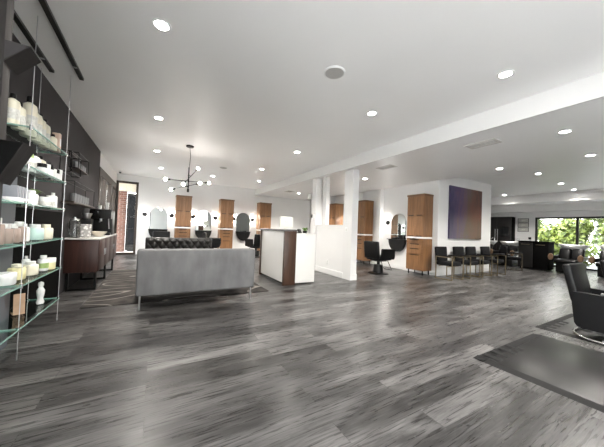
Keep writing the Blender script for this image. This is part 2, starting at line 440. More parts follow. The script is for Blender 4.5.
# back wall with the glazed door at its left end
w = MB(); w.box(-.58, XS, YB, YB+.1, 0, ZC); w.box(XL, -.5801, YB, YB+.1, 2.80, ZC)
struct('wall_back', w, 'wall')
glazed('door_1', 'y', YB+.05, XL, -.582, .0, 2.795, (), 'brown_frame', .1, .075)
# block of the picture wall and the styling-station wall
w = MB(); w.box(XS, 10.33, YA, YB+.1, 0, ZC)
struct('wall_picture', w, 'wall')
w = MB(); w.box(XD+.03, XS-.0005, 6.68, 6.84, 0, ZD-.001)
struct('trim_4', w, 'white_trim', label='white pilaster on the station wall beyond the round mirror')
w = MB(); w.box(6.72, XS-.0005, 7.76, 7.84, 0, ZD-.001)
struct('wall_partition', w, 'wall')
w = MB(); w.box(5.85, XS-.0005, 9.6, 9.75, 2.56, ZD-.001); w.box(6.9, XS-.0005, 9.601, 9.75, 0, 2.5595)
struct('wall_partition_rear', w, 'wall')
# far right room
w = MB(); w.box(XF, XF+.15, 4.93, 8.4, 0, 2.405); w.box(XF, XF+.15, YF, 4.93, 2.17, 2.405); w.box(XF, XF+.15, YF, .0, 0, 2.17)
struct('wall_right', w, 'wall')
w = MB(); w.box(10.3301, XF+.15, 8.4, 8.5, 0, ZC)
struct('wall_right_back', w, 'wall')
glazed('window_4', 'x', XF+.05, .002, 4.928, .0, 2.168, (1.9, 3.57), 'black_frame', .1, .075)

# half wall with two posts under the edge of the dropped ceiling
w = MB(); w.box(4.25, 4.43, 5.2501, 6.52, 0, 1.345); w.box(4.235, 4.445, 5.2501, 6.52, 1.345, 1.37)
struct('wall_half', w, 'wall')
struct('trim_5', MB().box(4.25, 4.44, 4.92, 5.25, 0, ZD-.005), 'white_trim', label='white square post at the near end of the half wall')
struct('trim_6', MB().box(4.2, 4.43, 6.5201, 6.75, 0, ZD-.005).box(4.30, 4.43, 6.14, 6.3, 1.371, ZD-.005), 'white_trim', label='white post at the far end of the half wall')
def bb(name, *boxes):
    m = MB()
    for x in boxes: m.box(*x, r=.006, seg=1)
    return struct(name, m, 'white_trim')
bb('baseboard_half', (4.233, 4.2495, 5.2, 6.519, 0, .15), (4.233, 4.45, 4.902, 4.9195, 0, .15), (4.183, 4.1995, 6.5205, 6.76, 0, .15))
bb('baseboard_picture', (7.232, 10.345, YA-.018, YA-.0005, 0, .13), (10.3305, 10.347, YA, 8.39, 0, .13))
bb('baseboard_station', (XS-.018, XS-.0006, YA, 6.679, 0, .13), (XS-.018, XS-.0006, 6.85, 7.15, 0, .13))
bb('baseboard_back', (-.57, XS-.02, YB-.018, YB-.0005, 0, .13))
bb('baseboard_right', (XF-.018, XF-.0005, 4.94, 5.5, 0, .13))
# black lower panel on the charcoal wall behind the glass shelves
struct('trim_7', MB().box(XL+.0005, XL+.02, 1.6, 5.5, .02, 1.34), 'black_panel', label='black panel on the lower charcoal wall behind the glass shelves')
struct('trim_8', MB().box(XL+.0205, XL+.12, 2.95, 3.55, 0, 1.62), 'pilaster', label='blue grey pilaster behind the nearest glass shelves')

# ------------------------------------------------------------------ outside
g = MB(); g.box(-30, 40, YB+.12, 40, -.16, -.04); g.box(-30, XL-.12, -30, YB+.11, -.16, -.04)
g.box(XF+.22, 40, -30, YB+.11, -.16, -.04); g.box(XL-.11, XF+.21, -30, YF-.13, -.16, -.04)
struct('ground', g, 'concrete')
o = MB().box(-1.42, -1.08, 13.4, 13.75, -.04, 2.56, r=.004).build('brick_pillar', 'brick')
o['kind'] = 'structure'; o['label'] = 'red brick pillar outside the glazed back door'
o = MB().box(-2.3, 2.5, YB+.11, 15.5, 2.9, 3.05).box(-2.3, 2.5, 13.3, 13.85, 2.57, 2.8995).build('trim_9', 'soffit'); o['kind'] = 'structure'; o['label'] = 'outdoor canopy soffit beyond the back door'
d = MB().box(-1.06, -.98, 13.55, 13.66, 0, 2.5).box(.1, .18, 13.55, 13.66, 0, 2.5).box(-.98, .1, 13.55, 13.66, 2.4, 2.5).box(-.98, .1, 13.55, 13.66, -.03, .25)
o = struct('door_2', d, 'black_frame'); MB().box(-.98, .1, 13.59, 13.62, .25, 2.4).build('pane', 'dark_glass', o)
struct('wall_outside', MB().box(.2, 2.4, 13.5, 13.8, -.04, 2.56), 'brick')

def foliage(name, label, cat, c, size, n, leaf, m='hedge', seed=1, trunk=True, group=None):
    rnd = random.Random(seed)
    t = thing(name, label, cat, (c[0], c[1], -.04), 0, group)
    mb = MB(); vs, fs = [], []
    blobs = [(Vector((rnd.uniform(-.45, .45)*size[0]/2, rnd.uniform(-.62, .62)*size[1]/2, size[2]*rnd.uniform(.15, .8))), rnd.uniform(.17, .26)) for _ in range(26)]
    for i in range(n):
        bc, br = blobs[i % 26]
        d = Vector((rnd.gauss(0, 1), rnd.gauss(0, 1), rnd.gauss(0, 1))).normalized()
        k = rnd.uniform(.55, 1.0)
        p = bc + Vector((d.x*size[0]*br*k, d.y*size[1]*br*k, d.z*size[2]*br*k))
        p.z = max(.05, p.z)
        ax = (d + Vector((rnd.uniform(-.8, .8), rnd.uniform(-.8, .8), rnd.uniform(-.2, .9)))).normalized()
        u = ax.orthogonal().normalized(); v = ax.cross(u); a = rnd.uniform(0, 2*PI)
        u, v = u*math.cos(a)+v*math.sin(a), v*math.cos(a)-u*math.sin(a)
        l = leaf*rnd.uniform(.6, 1.25); b0 = len(vs)
        vs += [p-u*l, p+v*l*.42+ax*l*.1, p+u*l, p-v*l*.42+ax*l*.1]; fs.append((b0, b0+1, b0+2, b0+3))
    mb._add(vs, fs); mb.build('leaves', m, t, flat=True)
    if trunk:
        s = MB()
        for k in range(3):
            x = rnd.uniform(-.2, .2)*size[0]; y = rnd.uniform(-.3, .3)*size[1]
            s.tube([(x*.3, y*.3, -.0), (x*.6, y*.6, size[2]*.4), (x, y, size[2]*.8)], .05, 8)
        s.build('stem', 'bark', t)
    return t
for k, (x, y, h, m, lab) in enumerate(((18.0, .4, 3.0, 'hedge', 'yellow green leafy shrub at the right edge of the far window'),
        (18.3, 2.5, 3.1, 'hedge', 'tall yellow green shrub behind the right pane of the far window'),
        (18.0, 4.6, 2.5, 'hedge', 'lower leafy shrub behind the left pane of the far window'),
        (18.2, 6.7, 2.9, 'hedge2', 'green leafy shrub behind the left edge of the far window'))):
    foliage('shrub', lab, 'shrub', (x, y), (2.6, 2.0, h), 6500, .13, m, 3+k)
for k, (y, lab) in enumerate(((-.6, 'dark green tree beyond the shrub at the right edge of the far window'), (3.2, 'dark green tree beyond the middle of the far window'), (8.6, 'dark green tree beyond the left edge of the far window'))):
    foliage('tree', lab, 'tree', (22.5, y), (3.4, 3.6, 4.2), 5500, .2, 'hedge2', 20+k)
foliage('shrub', 'green shrub outside the brown framed windows near the back door', 'shrub', (-3.4, 14.6), (2.2, 3.0, 2.6), 2600, .17, 'hedge2', 6)
foliage('shrub', 'bushy green shrub outside beside the brown framed windows', 'shrub', (-4.2, 10.2), (2.0, 4.5, 2.4), 3000, .17, 'hedge', 8)

# ------------------------------------------------------------------ ceiling fixtures
def make_downlight(label, x, y, z):
    t = thing('downlight', label, 'ceiling light', (x, y, z), 0, 'recessed ceiling lights')
    MB().lathe([(.056, -.001), (.06, -.008), (.078, -.006), (.082, -.0005), (.082, 0), (.056, 0)], seg=28).build('trim_ring', 'white_trim', t)
    MB().lathe([(0, -.004), (.054, -.004), (.055, -.001), (0, -.001)], seg=24).build('lens', 'lamp', t)
    return t
DL = [(-.02, 2.70, ZC, 'round recessed ceiling light nearest the camera at upper left'),
      (-.01, 5.10, ZC, 'recessed ceiling light between the upper left one and the chandelier'),
      (-.02, 7.45, ZC, 'recessed ceiling light left of the chandelier canopy'),
      (.12, 9.63, ZC, 'small recessed ceiling light farthest back on the left, before the first arched mirror'),
      (1.80, 9.84, ZC, 'small recessed ceiling light before the second oak cabinet of the back wall'),
      (3.35, 1.37, ZC, 'large recessed ceiling light near the fascia at upper right'),
      (2.84, 2.91, ZC, 'recessed ceiling light right below the round ceiling speaker'),
      (2.87, 5.37, ZC, 'recessed ceiling light above the reception desk'),
      (2.84, 7.59, ZC, 'recessed ceiling light left of the far end of the fascia'),
      (3.50, 9.62, ZC, 'recessed ceiling light above the third oak cabinet of the back wall'),
      (5.10, 1.34, ZD, 'large recessed light on the dropped ceiling nearest the right edge'),
      (5.33, 5.66, ZD, 'recessed light on the dropped ceiling beyond the white post'),
      (5.40, 9.78, ZD, 'recessed light on the dropped ceiling seen left of the half wall'),
      (6.88, 1.46, ZD, 'recessed light on the dropped ceiling second from the upper right one, at the right edge'),
      (6.80, 2.86, ZD, 'recessed light on the dropped ceiling directly before the abstract painting'),
      (9.36, 2.99, ZC, 'recessed light of the right room second from the painting'),
      (11.56, 3.11, ZC, 'recessed light of the right room third from the painting'),
      (13.26, 3.21, ZC, 'recessed light beside the soffit step, above the black shampoo seats'),
      (13.21, 5.35, ZC, 'recessed light beside the soffit step, right of the picture wall corner')]
proto = None
for x, y, z, lab in DL:
    ld = bpy.data.lights.new('downlight_lamp', 'SPOT'); ld.energy = 60 if (x, y) == (2.87, 5.37) else 420 if y > 9 and x > 5 and x < 6 else 170 if z == ZD and y > 5 else 120; ld.spot_size = math.radians(135); ld.spot_blend = 1.; ld.shadow_soft_size = .05; ld.color = (1, .95, .88)
    lo = bpy.data.objects.new('downlight_lamp', ld); COL.objects.link(lo); lo.location = (x, y, z-.03)
    if proto is None: proto = make_downlight(lab, x, y, z)
    else: dup(proto, lab, (x, y, z))

def ceiling_speaker(label, x, y, z, r):
    t = thing('ceiling_speaker', label, 'ceiling speaker', (x, y, z), 0, 'round ceiling speakers')
    MB().lathe([(r*.86, -.012), (r*.9, -.016), (r, -.006), (r, 0), (r*.86, 0)], seg=36).build('rim', 'white_trim', t)
    MB().lathe([(0, -.012), (r*.85, -.012), (r*.85, -.002), (0, -.002)], seg=36).build('grille', 'grille', t)
ceiling_speaker('round grey ceiling speaker at the top centre', 1.735, 2.40, ZC, .125)
ceiling_speaker('small round speaker in the ceiling right of the chandelier', 1.80, 8.2, ZC, .12)

def vent(label, x, y, z, lx, ly):
    t = thing('ceiling_vent', label, 'vent', (x, y, z), 0, 'ceiling vents')
    f = MB(); f.box(-lx/2, lx/2, -ly/2, -ly/2+.035, -.012, -.0005); f.box(-lx/2, lx/2, ly/2-.035, ly/2, -.012, -.0005)
    f.box(-lx/2, -lx/2+.045, -ly/2+.035, ly/2-.035, -.012, -.0005); f.box(lx/2-.045, lx/2, -ly/2+.035, ly/2-.035, -.012, -.0005)
    f.build('frame', 'vent', t)
    MB().box(-lx/2+.045, lx/2-.045, -ly/2+.035, ly/2-.035, -.005, -.0006).build('slot', 'vent_dark', t)
    n = 3
    for i in range(n):
        xx = -lx/2+.045+(lx-.09)*(i+.5)/n
        MB().obox((xx, 0, -.009), (.018, ly-.072, .003), ry=.6).build('slat', 'vent', t)
vent('long ceiling vent before the painting, under the fascia', 4.75, 2.25, ZD, .27, .46)
vent('small ceiling vent above the right salon chair', 4.75, 4.33, ZD, .25, .45)
vent('ceiling vent far back on the dropped ceiling', 4.85, 9.6, ZD, .3, .45)

for lab, x, y0, y1 in (('dark ceiling track, the right one of the two at upper left', -.885, .3, 4.27), ('dark ceiling track, the left one beside the charcoal wall', -1.165, .3, 4.26)):
    t = MB().box(x-.022, x+.022, y0, y1, ZC-.03, ZC-.0005).build('ceiling_track', 'track')
    tag(t, lab, 'track', 'dark ceiling tracks')
    MB().box(x-.017, x+.017, y1-.33, y1-.30, ZC-.036, ZC-.0301).build('coupling', 'steel', t)
t = thing('security_camera', 'small black dome camera on the ceiling above the back door', 'camera', (-1.13, 11.2, ZC))
MB().lathe([(0, 0), (.05, 0), (.05, -.03), (.045, -.04), (0, -.04)], seg=20).build('base', 'white_trim', t)
MB().sphere((0, 0, -.045), .038, 16).build('dome', 'black_plast', t)

# chandelier
t = thing('chandelier', 'black branching chandelier with glowing bulbs above the grey sofa', 'chandelier', (.645, 6.47, ZC))
MB().lathe([(0, 0), (.085, 0), (.085, -.02), (.07, -.035), (0, -.035)], seg=28).build('canopy', 'black_met', t)
MB().tube([(0, 0, -.03), (.02, 0, -.25), (.005, 0, -.52)], .005, 8).build('cord', 'black_met', t)
MB().cyl((0, 0, -.5), (0, 0, -1.06), .014, seg=12).cyl((0, 0, -1.0), (0, 0, -1.075), .024, seg=12).build('stem', 'black_met', t)
arms = [((.17, 6.3, 2.19), (1.13, 6.64, 2.27)), ((.31, 6.75, 2.03), (.86, 6.2, 2.17)), ((.52, 6.2, 2.11), (.87, 6.7, 2.60))]
for p, q in arms:
    p = Vector(p)-t.location; q = Vector(q)-t.location; d = (q-p).normalized()
    a = MB(); a.cyl(p+d*.055, q-d*.055, .007, seg=10)
    mid = (p+q)/2
    hub = Vector((0, 0, mid.z)); a.cyl(mid, hub, .006, seg=8) if (mid-hub).length > .01 else None
    a.sphere(hub, .02, 10)
    arm = a.build('arm', 'black_met', t)
    for e, s in ((p, 1), (q, -1)):
        MB().cyl(e+d*s*.03, e+d*s*.10, .018, seg=14).build('socket', 'black_met', arm)
        MB().sphere(e, .034, 16).build('bulb', 'bulb', arm)

# ------------------------------------------------------------------ styling stations
def make_cabinet(label, loc, rz):
    """tall oak station cabinet, origin at the middle of its back on the floor, front towards local -y"""
    W, D, H = .57, .43, 2.40
    t = thing('oak_cabinet', label, 'cabinet', loc, rz, 'tall oak station cabinets')
    c = MB(); c.box(-W/2, W/2, -D+.022, -.003, .13, 1.075); c.box(-W/2, W/2, -D+.022, -.003, 1.125, H-.06)
    c.build('carcass', 'oak', t)
    MB().box(-W/2-.012, W/2+.012, -D-.01, -.003, H-.06, H, r=.004).build('crown', 'oak_edge', t)
    MB().box(-W/2-.006, W/2+.006, -D-.012, -.003, 1.075, 1.125, r=.004).build('counter', 'white_lac', t)
    MB().box(-.2, .02, -D-.16, -D+.01, 1.082, 1.118, r=.006).build('pull_out_tray', 'white_lac', t)
    def pull(par, x0, x1, z): MB().box(x0, x1, -D-.014, -D+.0, z, z+.02, r=.003).build('handle', 'black_met', par)
    for x0, x1 in ((-W/2+.004, -.003), (.003, W/2-.004)):
        for z0, z1 in ((1.135, 1.74), (1.752, H-.07)):
            d = MB().box(x0, x1, -D, -D+.021, z0, z1, r=.003, seg=1).build('door', 'oak', t)
            pull(d, x0+.05, x1-.05, z0+.004)
    for z0, z1 in ((.94, 1.065), (.80, .932), (.62, .792), (.15, .612)):
        d = MB().box(-W/2+.004, W/2-.004, -D, -D+.021, z0, z1, r=.003, seg=1).build('drawer', 'oak', t)
        pull(d, -.15, .15, z1-.036)
    for x in (-W/2+.05, W/2-.05):
        for y in (-D+.07, -.07):
            MB().cyl((x, y, 0), (x, y, .131), .016, .02, seg=12).build('leg', 'black_met', t)
    return t
cab = make_cabinet('tall oak cabinet on short black legs left of the abstract painting', (XS-.022, 5.02, 0), -PI/2)
dup(cab, 'tall oak cabinet behind the right salon chair, beside the white post', (XS-.022, 7.44, 0), -PI/2)
dup(cab, 'tall oak cabinet seen above the half wall between the two posts', (XS-.022, 9.25, 0), -PI/2)
dup(cab, 'leftmost oak cabinet of the back wall, beyond the chandelier', (1.02, YB-.022, 0), 0)
dup(cab, 'middle oak cabinet of the back wall, between two arched mirrors', (2.76, YB-.022, 0), 0)
dup(cab, 'oak cabinet of the back wall nearest the reception desk', (4.55, YB-.022, 0), 0)

def arch(w, z0, zs, n=20, k=1.):
    p = [(-w, z0), (w, z0)]
    return p + [(w*math.cos(PI*i/n), zs + k*w*math.sin(PI*i/n)) for i in range(n+1)]
def make_mirror(label, loc, rz, w=.32):
    t = thing('arched_mirror', label, 'mirror', loc, rz, 'arched styling mirrors')
    MB().prism(arch(w, 0, .56), 'y', -.012, -.001).build('backing', 'steel', t)
    MB().prism(arch(w-.008, .008, .56), 'y', -.018, -.0121).build('glass', 'mirror', t)
    return t
def make_ledge(label, loc, rz, w=.33):
    """half-round black ledge below a mirror"""
    t = thing('half_round_ledge', label, 'shelf', loc, rz, 'half round black ledges')
    n = 20
    MB().prism([(w*math.cos(-PI*i/n), .4*math.sin(-PI*i/n)) for i in range(n+1)], 'y', -.12, -.001).build('body', 'black_plast', t)
    MB().box(-w-.01, w+.01, -.2, -.001, .0005, .022, r=.004).build('top', 'black_plast', t)
    return t
def make_sconce(label, loc, rz):
    t = thing('wall_sconce', label, 'wall lamp', loc, rz, 'round black wall sconces')
    q = Matrix.Rotation(PI/2, 3, 'X')
    MB().lathe([(0, 0), (.082, 0), (.082, .022), (.07, .034), (0, .034)], (0, -.001, 0), 24, q).build('disc', 'black_met', t)
    for s in (1, -1):
        MB().cyl((0, -.05, 0), (0, -.05, s*.125), .008, seg=10).cyl((0, -.02, 0), (0, -.055, 0), .012, seg=10).build('stem', 'black_met', t)
        MB().sphere((0, -.05, s*.15), .026, 14).build('globe', 'sconce_glow', t)
    return t
mir = make_mirror('leftmost arched mirror on the back wall', (.145, YB, 1.0), 0)
dup(mir, 'middle arched mirror on the back wall', (1.86, YB, 1.0), 0)
dup(mir, 'arched mirror on the back wall behind the chair nearest the reception desk', (3.61, YB, 1.0), 0)
dup(mir, 'arched mirror on the station wall right of the white post', (XS, 5.98, 1.0), -PI/2)
led = make_ledge('half round black ledge under the mirror beside the right salon chair', (XS, 5.98, .985), -PI/2)
dup(led, 'half round black ledge under the leftmost back mirror', (.145, YB, .985), 0)
dup(led, 'half round black ledge under the middle back mirror', (1.86, YB, .985), 0)
dup(led, 'half round black ledge under the back mirror nearest the reception desk', (3.61, YB, .985), 0)
sc = make_sconce('black sconce left of the leftmost back mirror', (-.335, YB, 1.57), 0)
for x, lab in ((.61, 'black sconce between the leftmost mirror and first oak cabinet'), (1.435, 'black sconce right of the first oak cabinet of the back wall'),
               (2.35, 'black sconce left of the middle back oak cabinet'), (3.165, 'black sconce right of the middle back oak cabinet'),
               (4.07, 'black sconce left of the back oak cabinet nearest the desk')):
    dup(sc, lab, (x, YB, 1.57), 0)
dup(sc, 'black sconce on the station wall left of the mirror beyond the right salon chair', (XS, 6.45, 1.57), -PI/2)
dup(sc, 'black sconce beside the cabinet seen over the half wall', (XS, 8.72, 1.57), -PI/2)

# small things on the right ledge
o = MB().box(-.06, .06, -.05, .05, 0, .15, r=.012).build('storage_box', 'black_plast', loc=(XS-.09, 5.78, 1.0075)); tag(o, 'small black box on the half round ledge beside the oak cabinet', 'box')
o = MB().box(-.11, .11, -.05, .05, 0, .05, r=.012).build('styling_tool', 'black_plast', loc=(XS-.09, 6.08, 1.0075), rz=PI/2); tag(o, 'low black styling tool on the ledge, left of the small box', 'tool')

# ------------------------------------------------------------------ salon chairs
def make_salon_chair(label, loc, rz):
    """faces local +y; origin on the floor under the column"""
    t = thing('salon_chair', label, 'salon chair', loc, rz, 'black salon chairs')
    MB().box(-.265, .265, -.25, .27, .40, .53, r=.035, seg=3).build('seat', 'black_vinyl', t)
    b = MB().obox((0, -.285, .70), (.56, .10, .50), rx=.12, r=.035, seg=3); b.build('backrest', 'black_vinyl', t)
    for s in (-1, 1):
        a = MB().prism([(-.22, .44), (.27, .44), (.30, .50), (.30, .715), (.28, .735), (-.17, .745), (-.19, .72)], 'x', s*.275, s*.345)
        a.build('armrest', 'black_vinyl', t)
    MB().box(-.17, .17, -.17, .17, .365, .401, r=.01).build('seat_plate', 'black_met', t)
    MB().cyl((0, 0, .03), (0, 0, .37), .05, .045, seg=20).cyl((0, 0, .02), (0, 0, .26), .15, .13, seg=24).build('column', 'black_plast', t)
    MB().lathe([(0, 0), (.29, 0), (.29, .012), (.24, .03), (.08, .045), (0, .045)], seg=36).build('base', 'black_plast', t)
    f = MB().tube([(-.14, .22, .40), (-.15, .36, .17), (-.15, .42, .10), (.15, .42, .10), (.15, .36, .17), (.14, .22, .40)], .011, 8)
    f.build('footrest', 'chrome', t)
    return t
sch = make_salon_chair('black salon chair right of the white post, turned towards the station wall', (5.82, 5.5, 0), -PI/2)
dup(sch, 'black salon chair before the leftmost back mirror', (.26, 10.55, 0), PI)
dup(sch, 'black salon chair before the middle back mirror', (2.02, 10.45, 0), -PI/2-.25)
dup(sch, 'black salon chair left of the reception desk, before a back mirror', (3.70, 10.2, 0), .25)

def make_tub_chair(label, loc, rz):
    t = thing('styling_chair', label, 'salon chair', loc, rz, 'deep sided black styling chairs')
    MB().box(-.235, .235, -.22, .25, .30, .43, r=.04, seg=3).build('seat', 'black_vinyl', t)
    MB().obox((0, -.28, .66), (.58, .085, .46), rx=.20, r=.025, seg=3).build('backrest', 'black_vinyl', t)
    for s in (-1, 1):
        a = MB().prism([(-.27, .54), (-.235, .18), (-.21, .14), (-.16, .125), (.22, .125), (.29, .16), (.31, .22), (.31, .53), (.29, .55), (-.25, .56)], 'x', s*.24, s*.31)
        a.build('armrest', 'black_vinyl', t)
        MB().box(min(s*.25, s*.30), max(s*.25, s*.30), -.02, .22, .5605, .585, r=.008).build('arm_pad', 'steel', t)
    MB().box(-.235, .235, -.25, -.14, .14, .45, r=.03).build('rear_panel', 'black_vinyl', t)
    MB().cyl((0, 0, .03), (0, 0, .31), .045, seg=20).build('column', 'chrome', t)
    b = MB(); pts = [(.34*math.cos(a)*(1.0), .30*math.sin(a), .018) for a in [2*PI*i/32 for i in range(32)]]
    b.tube(pts, .014, 10, closed=True)
    for s in (-1, 1): b.tube([(s*.34, 0, .018), (s*.05, 0, .03), (0, 0, .035)], .014, 10)
    b.build('base', 'chrome', t)
    return t
tub = make_tub_chair('large black styling chair on the far rubber mat at the right edge', (4.90, .86, .012), PI)
dup(tub, 'black styling chair cut by the right edge, beyond the large one', (6.88, .92, 0), PI)

# rubber mats
def mat_thing(label, x0, x1, y0, y1):
    t = thing('floor_mat', label, 'mat', (x0, y1, 0), 0, 'grey rubber floor mats')
    w, d = x1-x0, y1-y0
    e = MB(); e.prism([(0, 0), (w, 0), (w-.05, -.05), (.05, -.05)], 'z', .0005, .004); 
    e.prism([(0, .0005), (.09, .0125), (.09, .0005)], 'y', -d, 0)
    e.prism([(0, .0005), (-.09, .0125), (-.09, .0005)], 'x', 0, w)
    e.build('bevelled_edge', 'mat_dark', t)
    MB().box(.0901, w, -d, -.0901, .0005, .0127, r=.003).build('surface', 'mat_rubber', t)
    for k in range(4):
        MB().box(.13+k*.16, .13+k*.16+.075, -.17, -.02, .0128, .0155, r=.0015).build('grip_strip', 'mat_dark', t)
    return t
mat_thing('grey rubber mat nearest the camera at lower right', 2.82, 4.26, -.2, 1.38)
mat_thing('grey rubber mat under the large black styling chair', 4.58, 6.02, -.2, 1.47)

# ------------------------------------------------------------------ art, wall devices
t = thing('abstract_painting', 'large purple and rust abstract canvas above the row of black armchairs', 'painting', (7.745, YA, 1.1))
MB().box(0, 1.865, -.045, -.001, 0, 1.63, r=.004).build('stretcher', 'canvas_edge', t)
MB().box(.004, 1.861, -.0475, -.0451, .004, 1.626).build('canvas', 'art', t)
t = thing('thermostat', 'white thermostat with black screen on the far post of the half wall', 'thermostat', (4.1995, 6.64, 1.63))
MB().box(-.03, -.001, -.085, .085, -.06, .06, r=.01).build('body', 'whitep', t)
MB().box(-.036, -.0301, -.01, .075, -.05, .05, r=.002).build('display', 'screen', t)
t = thing('wall_outlet', 'white double outlet low on the half wall', 'outlet', (4.2495, 5.89, .33))
MB().box(-.006, -.0003, -.04, .04, -.06, .06, r=.003).build('plate', 'whitep', t)
for s in (-1, 1): MB().box(-.009, -.0061, -.018, .018, s*.026-.016, s*.026+.016, r=.001).build('socket', 'print_grey', t)
t = thing('light_switch', 'white light switch on the near post of the half wall', 'switch', (4.2495, 5.12, 1.25))
MB().box(-.006, -.0003, -.04, .04, -.06, .06, r=.003).build('plate', 'whitep', t)
MB().box(-.011, -.0061, -.016, .016, -.03, .03, r=.002).build('rocker', 'print_grey', t)

# ------------------------------------------------------------------ row of armchairs
def make_armchair(label, loc, rz, fm='brass'):
    """back at local y=0, faces local -y"""
    t = thing('waiting_armchair', label, 'chair', loc, rz, 'black armchairs with brass frames along the picture wall')
    MB().box(-.235, .235, -.5, -.05, .37, .48, r=.03, seg=3).build('seat', 'black_fab', t)
    MB().obox((0, -.045, .675), (.50, .085, .40), rx=-.1, r=.03, seg=3).build('backrest', 'black_fab', t)
    for s in (-1, 1):
        x = s*.262
        f = MB(); w = .009
        f.box(x-w, x+w, -.53, -.508, 0, .62); f.box(x-w, x+w, -.075, -.053, 0, .62)
        f.box(x-w, x+w, -.508, -.075, 0, .022); f.box(x-w, x+w, -.508, -.075, .598, .62)
        f.build('side_frame', fm, t)
        MB().box(x-.022, x+.022, -.47, -.1, .6205, .645, r=.008).build('arm_pad', 'black_fab', t)
    MB().box(-.25, .25, -.40, -.385, .345, .369).box(-.25, .25, -.15, -.135, .345, .369).build('cross_rail', fm, t)
    return t
ach = make_armchair('black armchair with brass frame nearest the oak cabinet', (7.17, 4.46, 0), 0)
dup(ach, 'second black brass-framed armchair from the oak cabinet', (8.06, 4.46, 0), 0)
dup(ach, 'third black brass-framed armchair from the oak cabinet', (8.75, 4.46, 0), 0)
dup(ach, 'fourth black armchair from the oak cabinet, at the wall corner', (9.64, 4.46, 0), 0)
make_armchair('black armchair with dark bronze frame past the wall corner, before the shampoo seats', (11.75, 4.72, 0), .38, 'bronze')

# ------------------------------------------------------------------ shampoo seats, far cabinet, far wall
def make_shampoo(label, loc, rz):
    """faces local -y; width along x"""
    t = thing('shampoo_seat', label, 'shampoo seat', loc, rz, 'black shampoo seats with white basins')
    MB().box(-.30, .30, -.30, .55, .02, .36, r=.02).build('base', 'black_plast', t)
    MB().box(-.31, .31, -.52, .12, .361, .50, r=.05, seg=3).build('seat', 'black_vinyl', t)
    b = MB()
    b.obox((-.17, .17, .66), (.33, .15, .46), rx=-.38, r=.06, seg=3); b.obox((.17, .17, .66), (.33, .15, .46), rx=-.38, r=.06, seg=3)
    b.build('backrest', 'black_vinyl', t)
    for s in (-1, 1):
        MB().box(s*.36-.045, s*.36+.045, -.46, .3, .48, .62, r=.03, seg=3).build('armrest', 'black_vinyl', t)
        q = Matrix.Rotation(PI/2, 3, 'X')
        MB().lathe([(0, 0), (.06, 0), (.075, .02), (.075, .05), (.06, .07), (0, .07)], (s*.38, -.45, .57), 20, Matrix.Diagonal((1, 1, 1.6)) @ q).build('arm_cap', 'arm_wood', t)
    # white basin with a neck notch behind the headrest
    bs = MB(); n = 28
    prof = [(0, .80), (.16, .81), (.26, .88), (.30, .98), (.33, 1.0), (.33, .985), (.30, .93), (.22, .80), (.1, .74), (0, .73)]
    vs, fs = [], []
    for i in range(n):
        a = 2*PI*i/n
        dip = .055*math.exp(-((a-1.5*PI)/.38)**2)
        for r, z in prof: vs.append((r*math.cos(a)*1.28, .42+r*math.sin(a)*.8, z-(dip if z > .9 else 0)+.03))
    m = len(prof)
    for i in range(n):
        j = (i+1) % n
        for k in range(m-1): fs.append((i*m+k, j*m+k, j*m+k+1, i*m+k+1))
    v = bs._add(vs, fs); bmesh.ops.remove_doubles(bs.bm, verts=v, dist=1e-5)
    bs.build('basin', 'ceramic', t)
    MB().tube([(.18, .72, .95), (.18, .74, 1.12), (.14, .66, 1.16), (.1, .6, 1.1)], .014, 8).build('faucet', 'chrome', t)
    MB().box(-.14, .14, .36, .56, .30, .765, r=.03).build('pedestal', 'black_plast', t)
    return t
shp = make_shampoo('black shampoo seat with wooden arm caps before the far window mullion', (13.05, 3.24, 0), -PI/2)
dup(shp, 'black shampoo seat with white basin at the right edge of the far room', (13.05, 2.22, 0), -PI/2)
dup(shp, 'black shampoo seat left of the black cabinet', (13.15, 5.2, 0), -PI/2)
dup(shp, 'black shampoo seat behind the picture wall corner', (13.15, 6.16, 0), -PI/2)

t = thing('black_sideboard', 'glossy black cabinet between the shampoo seats with gold handles', 'cabinet', (12.72, 4.19, 0))
MB().box(.02, .55, -.46, .46, .05, 1.06, r=.004).build('carcass', 'black_panel', t)
MB().box(-.01, .57, -.48, .48, 1.0605, 1.10, r=.004).build('top', 'black_panel', t)
MB().box(.06, .5, -.42, .42, 0, .0495).build('plinth', 'black_plast', t)
for y0, y1, m in ((.004, .45, 'charcoal_gloss'), (-.45, -.004, 'black_panel')):  # left door coloured lighter in place of the reflection on it
    d = MB().box(0, .0195, y0, y1, .08, 1.04, r=.003).build('door', m, t)
    MB().box(-.02, -.001, (y0+y1)/2-.13, (y0+y1)/2+.13, .955, .972, r=.003).build('handle', 'brass', d)

